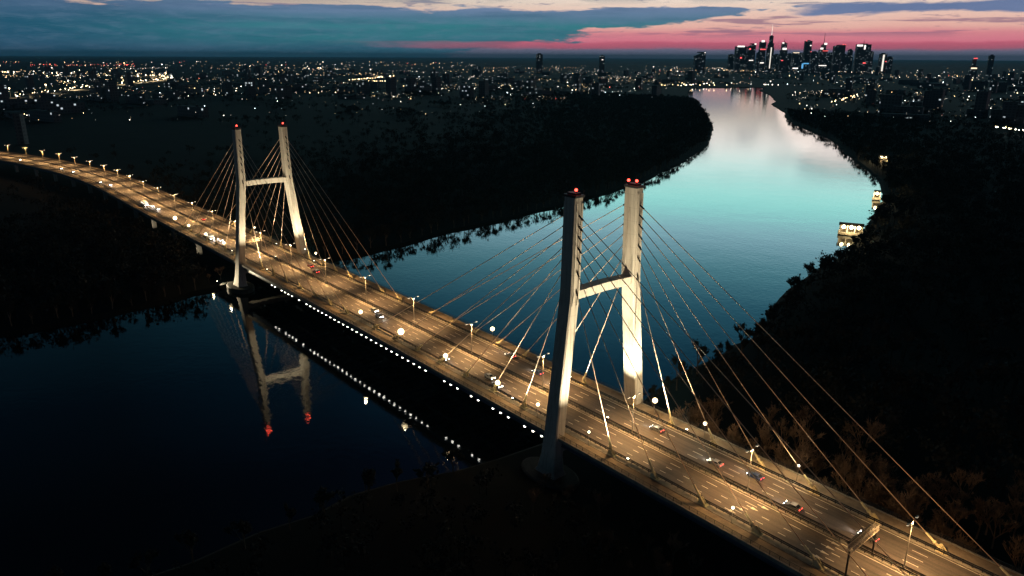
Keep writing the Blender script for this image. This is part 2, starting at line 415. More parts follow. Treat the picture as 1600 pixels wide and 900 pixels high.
# ---- pylons
def leg_y(z):
    return 17.96 - .111 * (z - 14.83) if z < 58.4 else 13.12 - (z - 58.4) * .0185
def leg_section(xc, sgn, z, lx, ly, ch=.35):
    y = sgn * leg_y(z); a, b_ = lx / 2, ly / 2
    return [(xc + q[0], y + q[1], z) for q in ((-a + ch, -b_), (a - ch, -b_), (a, -b_ + ch), (a, b_ - ch), (a - ch, b_), (-a + ch, b_), (-a, b_ - ch), (-a, -b_ + ch))]
def build_pylon(xc, label):
    t = tag(empty('bridge_pylon', (xc, 0, 0)), label, 'pylon', 'bridge pylons')
    for sgn in (-1, 1):
        mb = MB()
        mb.loft([leg_section(0, sgn, z, lx, ly) for z, lx, ly in ((.9, 10.5, 6.0), (3.5, 7.4, 4.6), (8, 6.0, 3.9), (14.8, 5.5, 3.7), (36, 5.25, 3.6), (58.4, 5.0, 3.6), (72, 4.85, 3.35), (86.0, 4.7, 3.2))])
        lg = mb.build('leg', CONC, t)
        for fx in (-1, 1):              # ribs framing the cable slot
            for ry in (-.95, .95):
                rb = MB()
                rb.loft([[(fx * (lx / 2 - .05), sgn * leg_y(z) + ry - .3, z), (fx * (lx / 2 + .22), sgn * leg_y(z) + ry - .3, z), (fx * (lx / 2 + .22), sgn * leg_y(z) + ry + .3, z), (fx * (lx / 2 - .05), sgn * leg_y(z) + ry + .3, z)]
                         for z, lx in ((55.0, 5.05), (58.4, 5.0), (84.5, 4.72))])
                rb.build('rib', CONC, lg)
        fw = MB()                       # inner facet tapering up from the cross beam
        zi = lambda z: sgn * (leg_y(z) - 1.75)
        fw.loft([[(-2.2, zi(57), 57), (-.2, zi(57) - sgn * 1.1, 57), (2.3, zi(57), 57)], [(-.2, zi(80) + sgn * .05, 80), (-.1, zi(80), 80), (0, zi(80) + sgn * .05, 80)]])
        fw.build('facet', CONC, lg)
        cp = MB(); cp.box((0, sgn * leg_y(86), 86.35), (5.0, 3.5, .7)); cp.box((0, sgn * leg_y(86), 86.95), (3.4, 2.2, .5))
        cap = cp.build('cap', M_cap, t)
        for hx_, hy_ in ((-2.3, -1.6), (2.3, -1.6), (2.3, 1.6), (-2.3, 1.6)):
            q = MB(); q.tube((hx_, sgn * leg_y(86) + hy_, 86.7), (hx_, sgn * leg_y(86) + hy_, 87.7), .05); q.build('handrail_post', M_dark, cap)
        ft = MB(); ft.loft([[(10.5 * s_ * math.cos(a), sgn * 19.4 + 6.2 * s_ * math.sin(a), z) for a in np.arange(0, 6.28, .2618)] for z, s_ in ((-1.5, 1.05), (2.0, 1.05), (2.35, .98))])
        ft.build('footing', mat('shade_dark_footing', (.07, .065, .055), .8, .4, .5), t)  # concrete darkened: the shade below the deck is put into its colour
    cbm = MB(); yi = leg_y(58.4) - 1.7
    cbm.loft([[(-1.7, y, zz - 1.3), (1.7, y, zz - 1.3), (1.9, y, zz + 1.3), (-1.9, y, zz + 1.3)] for y, zz in ((-yi, 57.6), (0, 57.9), (yi, 57.6))])
    cbm.build('cross_beam', CONC, t)
    lb = MB(); lb.box((0, 0, 10.0), (3.6, 32.6, 2.4)); lb.build('lower_cross_beam', CONC, t)
    return t
build_pylon(PX[0], 'floodlit concrete H-shaped pylon where the curving viaduct begins')
build_pylon(PX[1], 'floodlit concrete H-shaped pylon beside the leafless shrubs on the bank')

# red aviation beacons
bme = MB(); bme.ball((0, 0, .5), .44, 10, 6); bme_g = bme.mesh('glass', glow('beacon_red', (1.0, .06, .04), 7))
bs_ = MB(); bs_.tube((0, 0, -.25), (0, 0, .2), .28, n=8); bme_b = bs_.mesh('base', M_dark)
def beacon(x, y, label):
    t = tag(empty('aviation_beacon', (x, y, 87.45)), label, 'beacon', 'red beacons on the pylon tops')
    inst('glass', bme_g, t); inst('base', bme_b, t)
    point(t, (0, 0, 1.6), 260, (1, .08, .04), .5)
for xc, nm in ((0, 'viaduct-side pylon'), (250, 'shrub-side pylon')):
    for sgn in (-1, 1):
        beacon(xc + .8, sgn * leg_y(86), 'red beacon lit on the %s leg of the %s' % ('skyline-facing' if sgn > 0 else 'river-light-side', nm))
beacon(248.4, leg_y(86) - .9, 'second smaller-looking red beacon sharing a leg top with another beacon')

# ---- stay cables
HZ = [59.8, 65.3, 68.9, 72.0, 75.1, 78.0, 81.0]
RANK = ['shortest', 'second shortest', 'third shortest', 'middle', 'third longest', 'second longest', 'longest']
for pi, xc in enumerate(PX):
    for sgn in (-1, 1):
        for dirn in (-1, 1):
            main = (dirn > 0) == (pi == 0)
            for k in range(7):
                xa = xc + dirn * (19.635 + 15.63 * k); a = P(xa, sgn * 13.56, .3)
                if k == 0: pass
                zt = HZ[k]; hh = Vector((xc + dirn * 2.35, sgn * leg_y(zt), zt)); d = (hh - a); L = d.length; d.normalize()
                lab = '%s stay cable of the %s, %s side, %s' % (RANK[k], 'shrub-side pylon' if pi else 'viaduct-side pylon', 'main-span' if main else 'outer-span', 'skyline edge' if sgn > 0 else 'small-lights edge')
                t = tag(empty('stay_cable', a), lab, 'cable', 'stay cables of the bridge')
                st_ = MB(); st_.tube(d * 4.6, d * L, .115, n=6); st_.build('strand', M_cable, t, True)
                so_ = MB(); so_.tube(d * .4, d * 5.4, .36, .27, n=8); so_.tube(d * 2.5, d * 3.0, .5, n=8); so_.build('socket_tube', M_sock, t, True)
                br = MB(); hx2 = -dirn * .0
                for s2 in (-.42, .42):
                    br.add([(dirn * .9, s2 - .06, -.1), (-dirn * 1.7, s2 - .06, -.1), (-dirn * 1.5, s2 - .06, 1.3), (-dirn * .9, s2 - .06, 1.7),
                            (dirn * .9, s2 + .06, -.1), (-dirn * 1.7, s2 + .06, -.1), (-dirn * 1.5, s2 + .06, 1.3), (-dirn * .9, s2 + .06, 1.7)],
                           [(0, 1, 2, 3), (7, 6, 5, 4), (0, 4, 5, 1), (1, 5, 6, 2), (2, 6, 7, 3), (3, 7, 4, 0)])
                br.box((-dirn * .3, 0, .02), (2.8, 1.5, .16)); br.build('anchor_bracket', M_sock, t)
                cl = MB(); e_ = hh - a; cl.tube(e_ - d * 2.0, e_ + d * .2, .26, n=8); cl.build('upper_collar', M_dark, t)

# ---- median lamp posts
pm = MB(); pm.tube((0, 0, .1), (0, 0, 12.2), .13, .08, n=8); pm.tube((0, 0, .1), (0, 0, 1.2), .2, n=8); PM = pm.mesh('pole', M_galv)
am_ = MB()
for s in (-1, 1): am_.tube((0, 0, 12.1), (0, s * .9, 12.75), .06); am_.tube((0, s * .9, 12.75), (0, s * 2.0, 12.95), .055)
AM = am_.mesh('arm', M_galv)
hm = MB(); hm.loft([[(-.22, -.1, 0), (.22, -.1, 0), (.22, .9, 0), (-.22, .9, 0)], [(-.14, 0, .2), (.14, 0, .2), (.14, .7, .2), (-.14, .7, .2)]]); HM = hm.mesh('lamp_head', M_galv)
lm = MB(); lm.box((0, .4, -.05), (.36, .8, .09)); LM = lm.mesh('lens', glow('street_lamp_lens', (1, .83, .55), 5))
LIGHTS = []
def median_lamp(x, label, power):
    b0 = P(x, 0, .1); t = tag(empty('median_lamp_post', b0, head(x)), label, 'street lamp', 'lamp posts in the bridge median')
    inst('pole', PM, t); inst('arm', AM, t)
    for s in (-1, 1):
        h = inst('lamp_head', HM, t, (0, s * 1.9, 12.95), 0 if s > 0 else math.pi); inst('lens', LM, h)
    spot(t, (0, 0, 12.6), (0, 0, 0), power * 3.0, SOD, 126, .45, .5); point(t, (2.2, 0, 9.5), power * .36, SOD, .5)  # downlight of the heads; the point is added fill for cables and surroundings, no luminaire there
kz = 0
stations = [105.8 + 39.77 * k for k in range(-19, 9)]
cv = sorted([x for x in stations if x < 0], reverse=True); cmid = [x for x in stations if 0 <= x <= 250]; cap_ = [x for x in stations if x > 250]
for k, x in enumerate(cv): median_lamp(x, 'twin-arm median lamp post, %s from the viaduct-side pylon along the viaduct' % ORD[k], 13000)
for k, x in enumerate(cmid): median_lamp(x, 'twin-arm median lamp post, %s from the viaduct-side pylon on the main span' % ORD[k], 12500)
for k, x in enumerate(cap_): median_lamp(x, 'twin-arm median lamp post, %s past the shrub-side pylon along the bank' % ORD[k], 10500)

# ---- walkway lamps on short posts
wp = MB(); wp.tube((0, 0, .1), (0, 0, 4.2), .08, .06, n=6); WP = wp.mesh('pole', M_galv)
wc = MB(); wc.loft([[(.42 * math.cos(a) * s, .42 * math.sin(a) * s, z) for a in np.arange(0, 6.28, .785)] for z, s in ((4.2, .6), (4.28, .7))]); WC = wc.mesh('collar', M_dark)
def globe(r, col, s, nm):
    q = MB(); q.ball((0, 0, 4.3 + r), r, 12, 8); return q.mesh('globe', glow(nm, col, s))
GB = globe(.85, (1, .74, .40), 5, 'globe_bright'); GM = globe(.6, (1, .78, .45), 4, 'globe_medium'); GS = globe(.36, (1, .9, .7), 5, 'globe_small'); GX = globe(1.25, (1, .76, .42), 6, 'globe_glare')
def walk_lamp(x, sgn, gme, label, power):
    b0 = P(x, sgn * 15.1, .1); t = tag(empty('walkway_lamp', b0, head(x)), label, 'lamp', 'globe lamps along the walkways')
    inst('pole', WP, t); inst('collar', WC, t); inst('globe', gme, t)
    if power: point(t, (0, 0, 6.5), power, (1, .78, .45), .5)
nl = [(-122, GX, 5000), (-94, GB, 1500), (-62, GB, 1200), (-31.5, GB, 1500), (-5.5, GS, 200), (128, GB, 1600), (159.7, GX, 2200), (189.7, GB, 1600), (219.5, GB, 1500), (239.4, GM, 500), (261.5, GS, 250), (310, GS, 300)]
zone = {-122: 'largest white globe lamp, out on the viaduct above the lit bushes', 159.7: 'largest white globe lamp on the main span walkway'}
iv = im = ia = 0
for x, gm_, pw in nl:
    if x in zone: lab = zone[x]
    elif x < 0: lab = 'globe lamp on the viaduct walkway, %s from the largest globe towards the pylon' % ORD[iv]; iv += 1
    elif x < 250: lab = 'globe lamp on the small-lights side walkway of the main span, %s along it' % ORD[im]; im += 1
    else: lab = 'small globe lamp on the walkway past the shrub-side pylon, %s from its leg' % ORD[ia]; ia += 1
    walk_lamp(x, -1, gm_, lab, pw)
for x, gm_, pw, lab in [(-62, GM, 700, 'globe lamp on the skyline-side walkway of the viaduct'), (10.5, GS, 300, 'small globe lamp beside the skyline-facing leg of the viaduct-side pylon'), (24, GM, 500, 'globe lamp on the skyline-side walkway just past the viaduct-side pylon'),
                   (179, GB, 900, 'bright globe lamp on the skyline-side walkway over the open river'), (261, GB, 3000, 'bright globe lamp beside the skyline-facing leg of the shrub-side pylon'), (280, GM, 2400, 'warm globe lamp standing against the leafless shrubs by a stay socket'), (310, GS, 2200, 'small globe lamp among the leafless shrubs beyond the railing')]:
    walk_lamp(x, 1, gm_, lab, pw)

# ---- row of small lamps under the edge girder
ul = MB(); ul.box((0, 0, .18), (.5, .4, .3)); UL = ul.mesh('housing', M_steel)
ug = MB(); ug.ball((0, -.1, -.1), .42, 10, 6, .8); UG = ug.mesh('lens', glow('underdeck_lens', (1, .95, .82), 7))
gaps = {9, 14, 17, 30, 41, 44}
for k in range(52):
    x = 39.8 + 4.0 * k
    if x > 244 or (k in (2, 7, 9, 36, 37, 41, 44, 48)): continue
    t = tag(empty('underdeck_lamp', P(x, -17.2, -3.14)), 'small round white lamp hung in a row beneath the girder of the main span', 'lamp', 'row of lamps beneath the edge girder')
    inst('housing', UL, t); inst('lens', UG, t)

# ---- floodlights for the pylons
fl = MB(); fl.box((0, 0, .5), (.7, .5, .6)); fl.tube((0, 0, 0), (0, 0, .3), .08); FL = fl.mesh('housing', M_dark)
fg = MB(); fg.box((0, 0, .83), (.6, .4, .05)); FG = fg.mesh('lens', glow('flood_lens', (1, .9, .65), 12))
def flood(loc, target, power, label, cone=55, col=(1, .84, .55)):
    t = tag(empty('floodlight', loc), label, 'floodlight', 'floodlights aimed at the pylons'); inst('housing', FL, t); inst('lens', FG, t)
    lo = Vector((0, 0, 1.3)); spot(t, lo, Vector(target) - Vector(loc), power, col, cone, .6, .3)
for xc, nm, kf in ((0, 'viaduct-side', .55), (250, 'shrub-side', 1.0)):
    for sgn, ed in ((-1, 'small-lights edge'), (1, 'skyline edge')):
        z0 = dz_(xc) + .3
        flood((xc + 25, sgn * 13.3, z0 + .3), (xc + 2.5, sgn * 14.5, 56), 250000 * kf * (1.0 if sgn > 0 else .8), 'floodlight aimed up the %s pylon from the %s' % (nm, ed), 84)
        flood((xc - 25, sgn * 13.3, z0 + .3), (xc - 2.5, sgn * 14.5, 56), 150000 * kf, 'floodlight aimed up the %s pylon outer-span face, %s' % (nm, ed) if xc else 'floodlight on the viaduct aimed up the pylon from the %s' % ed, 84)
    flood((xc + 5, 1.0 * 0, z0 + .8), (xc, 15.0, 50), 130000 * kf, 'median floodlight aimed at the skyline-facing leg of the %s pylon' % nm, 84, (1, .9, .62))
flood((-14, -27, 1.9), (-2, -20, 5), 30000, 'ground floodlight at the waterside footing of the viaduct-side pylon', 90)

# ---- sign gantry
def gantry(x, label, y0=-12.9, y1=-.2, h=7.2, panels=()):
    b0 = P(x, 0, 0); t = tag(empty('sign_gantry', b0), label, 'gantry')
    for y in (y0, y1):
        q = MB(); q.box((0, y, h / 2 + .1), (.32, .32, h)); q.build('post', M_dark, t)
    q = MB()
    for zz in (h, h + 1.3):
        for xx in (-.5, .5): q.box((xx, (y0 + y1) / 2, zz), (.14, y1 - y0 + .4, .14))
    GP = mat('gantry_paint', (.58, .53, .45), .5, .2, 2.0)
    o = q.build('chord', GP, t)
    q = MB(); n = 12; w_ = (y1 - y0) / n
    for i in range(n):
        ya = y0 + i * w_
        for xx in (-.5, .5): q.tube((xx, ya, h), (xx, ya + w_ / 2, h + 1.3), .07); q.tube((xx, ya + w_ / 2, h + 1.3), (xx, ya + w_, h), .07)
        q.tube((-.5, ya, h + 1.3), (.5, ya + w_, h + 1.3), .045)
    o = q.build('lattice', GP, t); o['kind'] = 'stuff'
    for ya, yb, za, zb in panels:
        q = MB(); q.box((-.68, (ya + yb) / 2, (za + zb) / 2), (.1, yb - ya, zb - za)); o = q.build('sign_panel', M_sign, t)
        f = MB()
        for zz in (za + .4, zb - .4): f.box((-.6, (ya + yb) / 2, zz), (.06, yb - ya - .3, .1))
        f.build('stiffener', M_galv, o)
gantry(337.5, 'lattice sign gantry over the carriageway near the painted arrows', panels=[(-11.8, -7.2, 6.6, 9.4), (-6.6, -2.4, 6.6, 9.0)])
gantry(-16.0, 'dark sign gantry over the carriageway just before the viaduct-side pylon', panels=[(-9.5, -3.2, 6.4, 10.0)])

# ---- piers of the viaduct and approach
for k, x in enumerate([-84, -134, -182, -230, -278, -326, -374, -422, -470, -518, -566, -614, 330, 380, 430]):
    t = tag(empty('bridge_pier', P(x, 0, -dz_(x) + 1.6), head(x)), ('pale concrete viaduct pier, %s from the viaduct-side pylon' % ORD[k]) if x < 0 else 'pale concrete approach pier, %s past the shrub-side pylon' % ORD[k - 12], 'pier', 'piers under the bridge deck')
    H = dz_(x) - 2.9 - 1.6
    for s in (-1, 1):
        q = MB(); q.loft([[(a * 1.0 * s_, s * 13.5 + b_ * 1.7 * s_, z) for a, b_ in ((-1, -1), (1, -1), (1, 1), (-1, 1))] for z, s_ in ((-.5, .8), (H - 3, .85), (H - .05, 1.25))])
        q.build('column', CONC, t)
    q = MB(); q.box((0, 0, H - .55), (1.6, 22.5, 1.0)); q.build('cap_beam', M_slab, t)
    if x in (-84, -182): spot(t, (5, -22, 1.5), (0, -14, 6), 2600, (1, .86, .6), 70, .5, .3)

# ---- traffic
def car_meshes(nm, paint):
    prof = [(-2.1, .35), (2.05, .35), (2.15, .6), (2.05, .85), (1.1, .98), (.45, 1.45), (-1.0, 1.48), (-1.75, 1.02), (-2.12, .95)]
    q = MB()
    q.loft([[(x, y * (1.0 if z < 1.0 else .86), z) for x, z in prof] for y in (-.88, 0, .88)]); body = q.mesh('body', paint)
    q = MB()
    for s in (-1, 1): q.add([(.95, s * .84, 1.02), (.4, s * .775, 1.4), (-.95, s * .775, 1.43), (-1.55, s * .84, 1.04)], [(0, 1, 2, 3)])
    q.add([(1.1, -.72, 1.0), (1.1, .72, 1.0), (.5, .66, 1.43), (.5, -.66, 1.43)], [(0, 1, 2, 3)]); q.add([(-1.72, -.7, 1.06), (-1.72, .7, 1.06), (-1.08, .66, 1.45), (-1.08, -.66, 1.45)], [(3, 2, 1, 0)])
    win = q.mesh('windows', M_glass)
    return body, win
wq = MB(); wq.tube((0, -.1, 0), (0, .1, 0), .33, n=12); WHEEL = wq.mesh('wheel', M_black)
wq = MB(); wq.tube((0, -.11, 0), (0, .11, 0), .19, n=8); RIM = wq.mesh('rim', M_galv)
hq = MB(); hq.box((0, 0, 0), (.1, .4, .2)); HEADL = hq.mesh('headlight', glow('headlight_glow', (1, .95, .85), 40))
tq = MB(); tq.box((0, 0, 0), (.1, .42, .17)); TAILL = tq.mesh('taillight', glow('taillight_glow', (1, .07, .05), 9))
PAINTS = [('white', mat('car_paint_white', (.6, .6, .58), .3, spec=.5)), ('dark grey', mat('car_paint_grey', (.06, .065, .07), .3, spec=.5)), ('red', mat('car_paint_red', (.14, .02, .02), .3, spec=.5)), ('silver', mat('car_paint_silver', (.35, .36, .37), .3, metal=.5)), ('blue', mat('car_paint_blue', (.02, .035, .1), .3, spec=.5))]
CM = [car_meshes(n, p) for n, p in PAINTS]
def car(x, off, ci, label, beam=True):
    dirn = 1 if off < 0 else -1
    t = tag(empty('car', P(x, off, .07), head(x) + (0 if dirn > 0 else math.pi)), label, 'car', 'cars driving on the bridge')
    inst('body', CM[ci][0], t); inst('windows', CM[ci][1], t)
    for wx in (-1.35, 1.35):
        for s in (-1, 1): w = inst('wheel', WHEEL, t, (wx, s * .8, .33)); inst('rim', RIM, w)
    for s in (-1, 1):
        inst('headlight', HEADL, t, (2.12, s * .62, .7)); inst('taillight', TAILL, t, (-2.12, s * .6, .82))
    if beam: spot(t, (2.4, 0, .75), (14, 0, -.3), 900, (1, .95, .85), 60, .5, .2)
cars = [(118, -3.0, 0), (126, -5.2, 3), (206, -7.8, 0), (213, -10.2, 3), (182, -10.4, 1), (-60, -7.8, 0), (-72, -10.2, 3), (-190, -7.8, 3), (-204, -7.8, 0), (-330, -7.8, 0), (-352, -10.2, 1), (-438, -7.8, 3), (-470, -7.8, 0), (-570, -7.8, 0),
        (32, 7.8, 2), (44, 5.2, 4), (196, 10.2, 1), (214, 7.8, 4), (226, 5.2, 1), (268, 7.8, 1), (291, 5.2, 3), (302, 7.8, 4), (316, 2.7, 1), (334, 5.2, 1), (-130, 5.2, 2)]
cw = {}
for x, off, ci in cars:
    z_ = ('on the viaduct' if x < 0 else 'on the main span' if x < 250 else 'past the shrub-side pylon') + (' with headlights towards the camera side' if False else '')
    key = (ci, z_, off < 0); cw[key] = cw.get(key, 0) + 1
for x, off, ci in cars:
    z_ = 'on the viaduct' if x < 0 else 'on the main span' if x < 250 else 'past the shrub-side pylon'
    lab = '%s hatchback with %s %s, %s' % (PAINTS[ci][0], 'white headlights lit' if off < 0 else 'red tail lights lit', z_, 'small-lights carriageway' if off < 0 else 'skyline carriageway')
    car(x, off, ci, lab)
# two buses on the viaduct
def bus(x, off, label):
    t = tag(empty('bus', P(x, off, .07), head(x)), label, 'bus', 'buses on the viaduct')
    q = MB(); q.loft([[(-5.8, y, .45), (5.7, y, .45), (5.9, y, 1.4), (5.7, y, 3.0), (-5.8, y, 3.1)] for y in (-1.22, 1.22)]); q.build('body', PAINTS[0][1], t)
    for s in (-1, 1):
        for i in range(6):
            q = MB(); q.box((-4.7 + i * 1.75, s * 1.225, 2.05), (1.5, .03, .95)); q.build('window', glow('bus_window', (1, .9, .7), 1.6), t)
    q = MB(); q.box((5.82, 0, 2.1), (.06, 2.1, 1.2)); q.build('windscreen', glow('bus_window', (1, .9, .7), 1.6), t)
    for wx in (-3.6, 3.9):
        for s in (-1, 1): inst('wheel', WHEEL, t, (wx, s * 1.1, .46), 0, 1.4)
    for s in (-1, 1): inst('headlight', HEADL, t, (5.9, s * .95, .85), 0, 1.3)
    spot(t, (6.4, 0, .9), (18, 0, -.3), 2500, (1, .95, .85), 70, .5, .2)
bus(-72, -10.3, 'white city bus with lit windows beside the globe lamps on the viaduct')
bus(-214, -10.3, 'white city bus with lit windows far along the viaduct, ahead of the curve')

# ------------------------------------------------------------------ trees
def branch_tree(seed, h, spread, depth, twigs, leafy=0):
    r_ = random.Random(seed); tr = MB(); tw = MB()
    def grow(p, d, L, r, lv):
        e = p + d * L
        (tr if lv < 2 else tw).tube(p, e, r, r * .62, n=5 if lv < 2 else 3)
        if lv >= depth:
            for _ in range(twigs):
                q = (d + Vector((r_.gauss(0, .6), r_.gauss(0, .6), r_.gauss(.15, .5)))).normalized(); s0 = p.lerp(e, r_.random())
                l2 = L * r_.uniform(.5, 1.0); sd_ = q.cross(Vector((r_.random(), r_.random(), r_.random()))).normalized() * .05
                tw.add([s0 - sd_, s0 + sd_, s0 + q * l2], [(0, 1, 2)])
                if leafy:
                    for _k in range(leafy):
                        c = s0 + q * l2 * r_.random(); a = Vector((r_.gauss(0, 1), r_.gauss(0, 1), r_.gauss(0, 1))).normalized() * r_.uniform(.13, .32); b_ = a.cross(q).normalized() * r_.uniform(.12, .3)
                        tw.add([c - a, c + b_, c + a, c - b_], [(0, 1, 2, 3)])
            return
        for i in range(3 if lv == 0 else r_.choice((2, 3))):
            a = r_.uniform(0, 6.28); tilt = r_.uniform(.35, .85) * spread
            side = Vector((math.cos(a), math.sin(a), 0))
            nd = (d * math.cos(tilt) + side * math.sin(tilt) + Vector((0, 0, .18))).normalized()
            grow(p.lerp(e, r_.uniform(.65, 1.0)), nd, L * r_.uniform(.6, .82), r * .6, lv + 1)
        if lv < depth - 1: grow(e, (d + Vector((r_.gauss(0, .15), r_.gauss(0, .15), .1))).normalized(), L * .75, r * .62, lv + 1)
    grow(Vector((0, 0, -.3)), Vector((r_.gauss(0, .05), r_.gauss(0, .05), 1)).normalized(), h * .32, h * .022, 0)
    return tr, tw
BARE = []
for k in range(4):
    a, b_ = branch_tree(100 + k, 9, .9, 4, 5); BARE.append((a.mesh('trunk', M_tree), b_.mesh('crown', M_twig)))
WOODT = []
for k in range(5):
    a, b_ = branch_tree(200 + k, 11, .85, 3, 9, 5); WOODT.append((a.mesh('trunk', M_tree), b_.mesh('crown', M_leaf)))
def plant(name, pair, x, y, z, s, label, cat, group):
    t = tag(empty(name, (x, y, z), random.uniform(0, 6.28)), label, cat, group); sc = s * random.uniform(.85, 1.15); t.scale = (sc, sc, sc * random.uniform(.85, 1.15))
    inst('trunk', pair[0], t); inst('crown', pair[1], t)
SHAPE = ['broad leafless', 'forked leafless', 'slender leafless', 'ragged leafless']
n = 0
while n < 150:                                   # lit thicket beyond the far walkway
    x = random.uniform(256, 420); y = 21.5 + abs(random.gauss(0, 16)) + random.uniform(0, 3); k = random.randrange(4)
    plant('bare_tree', BARE[k], x, y, 1.6, random.uniform(1.1, 1.9), SHAPE[k] + ' brown tree in the thicket beyond the walkway railing', 'tree', 'leafless trees beside the approach'); n += 1
for _ in range(36):
    x = random.uniform(256, 345); y = -23 - abs(random.gauss(0, 9)); k = random.randrange(4)
    plant('bare_tree', BARE[k], x, y, 1.6, random.uniform(.6, 1.0), SHAPE[k] + ' tree in the dark below the small-lights side railing', 'tree', 'dark leafless trees below the deck')
for _ in range(90):
    x = random.uniform(-330, -14); s = random.choice((-1, 1)); y = s * (23 + abs(random.gauss(0, 14))); k = random.randrange(4)
    if x < -240: y -= 12 if s < 0 else 0
    plant('bare_tree', BARE[k], x, y, 1.6, random.uniform(.6, 1.1), SHAPE[k] + (' bush lit brown below the viaduct lamps' if s < 0 else ' tree behind the viaduct on the skyline side'), 'tree', 'leafless bushes by the viaduct')
HUTS = [(150, 372), (97, 528), (-16, 790)]
# trees lining the river banks, one by one
WSH = ['rounded', 'spreading', 'tall', 'lopsided', 'wide']
def along(pts, y0, y1, step):
    out = []; acc = 0
    for (a, b_), (c, d) in zip(pts[:-1], pts[1:]):
        L = math.hypot(c - a, d - b_); t = acc
        while t < L:
            x, y = a + (c - a) * t / L, b_ + (d - b_) * t / L
            if y0 <= y <= y1: out.append((x, y, (d - b_) / L, -(c - a) / L))
            t += step * random.uniform(.75, 1.25) * (1 if y < 500 else 1.8)
        acc = t - L
    return out
for side, pts, y0, y1, step, sg, lab in (('l', LB, 24, 1700, 11, -1, ' dark tree on the wooded bank opposite the skyline towers'), ('l', LB, -330, -34, 9, -1, ' dark tree on the shore beside the still dark water'),
                                 ('r', RB, 30, 1500, 9, 1, ' dark tree on the wooded bank with the floodlit huts'),
                                 ('r', RB, -230, -32, 11, 1, ' black tree on the unlit shore below the shrub-side pylon')):
    for x, y, nx, ny in along(pts, y0, y1, step):
        off = random.uniform(1.5, 7); k = random.randrange(5)
        if any(math.hypot(x - a, y - c) < 15 for a, c in HUTS): continue
        plant('bank_tree', WOODT[k], x + sg * nx * off, y + sg * ny * off, 1.3, random.uniform(.85, 1.35), WSH[k] + lab, 'tree', 'trees lining the river banks')

# the woods behind, too many to count: one mass
def crown_template(seed, nq):
    r_ = np.random.default_rng(seed); V = []; F = []
    cl = r_.normal(0, 1, (7, 3)) * (2.2, 2.2, 1.6) + (0, 0, 7)
    for i in range(nq):
        c = cl[r_.integers(7)] + r_.normal(0, 1.0, 3); a = r_.normal(0, 1, 3); a /= np.linalg.norm(a); b_ = np.cross(a, r_.normal(0, 1, 3)); b_ /= np.linalg.norm(b_)
        s = r_.uniform(.3, .85); V += [c - a * s, c + b_ * s * .8, c + a * s, c - b_ * s * .8]; F.append((4 * i, 4 * i + 1, 4 * i + 2, 4 * i + 3))
    o = len(V); V += [np.array(q) for q in ((-.25, 0, 0), (.25, 0, 0), (0, .3, 0), (0, 0, 8.5))]; F += [(o, o + 1, o + 3, o + 3), (o + 1, o + 2, o + 3, o + 3), (o + 2, o, o + 3, o + 3)]
    return np.array(V), np.array(F)
TPL = [crown_template(i, 84) for i in range(4)]
def bank_x(pts, y):
    for (a, b_), (c, d) in zip(pts[:-1], pts[1:]):
        if b_ <= y <= d: return a + (c - a) * (y - b_) / (d - b_ + 1e-9)
    return None
def wood(name, label, spots):
    Vs = []; Fs = []; o = 0
    for x, y, s in spots:
        V, F = TPL[rng.integers(4)]; a = rng.uniform(0, 6.28); ca, sa_ = math.cos(a), math.sin(a)
        q = V * s * np.array([1, 1, rng.uniform(.85, 1.25)]); q = np.stack([q[:, 0] * ca - q[:, 1] * sa_ + x, q[:, 0] * sa_ + q[:, 1] * ca + y, q[:, 2] + 1.5], 1)
        Vs.append(q); Fs.append(F + o); o += len(V)
    V = np.concatenate(Vs); F = np.concatenate(Fs)
    quads = F[F[:, 2] != F[:, 3]]; tris = F[F[:, 2] == F[:, 3]][:, :3]
    me = bpy.data.meshes.new(name); me.from_pydata(V.tolist(), [], quads.tolist() + tris.tolist()); me.materials.append(M_wood)
    ob = bpy.data.objects.new(name, me); COL.objects.link(ob); ob['kind'] = 'stuff'; ob['label'] = label; ob['category'] = 'woodland'
sp = []
for _ in range(11000):
    y = rng.uniform(-350, 1750); bx = bank_x(LB, y)
    x = bx - 7 - abs(rng.normal(0, 1)) * (170 + max(y, 0) * .16)
    cx_ = 0 if x > -300 else -(x + 300) ** 2 / 2016
    if abs(y - cx_) < 24: continue
    sp.append((x, y, rng.uniform(.85, 1.35)))
    if len(sp) >= 7000: break
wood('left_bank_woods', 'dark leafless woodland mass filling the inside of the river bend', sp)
sp = []
for _ in range(9000):
    y = rng.uniform(42, 1500); bx = bank_x(RB, y)
    x = bx + 6 + abs(rng.normal(0, 1)) * (110 + y * .1)
    if x < 430 and y < 60: continue
    if any(math.hypot(x - a, y - c) < 22 for a, c in HUTS): continue
    sp.append((x, y, rng.uniform(.85, 1.3)))
    if len(sp) >= 3400: break
for _ in range(900):
    y = rng.uniform(-420, -34); x = bank_x(RB, y) + 6 + rng.uniform(0, 170)
    sp.append((x, y, rng.uniform(.5, .9)))
wood('right_bank_woods', 'dark woodland mass behind the floodlit huts on the bank', sp)

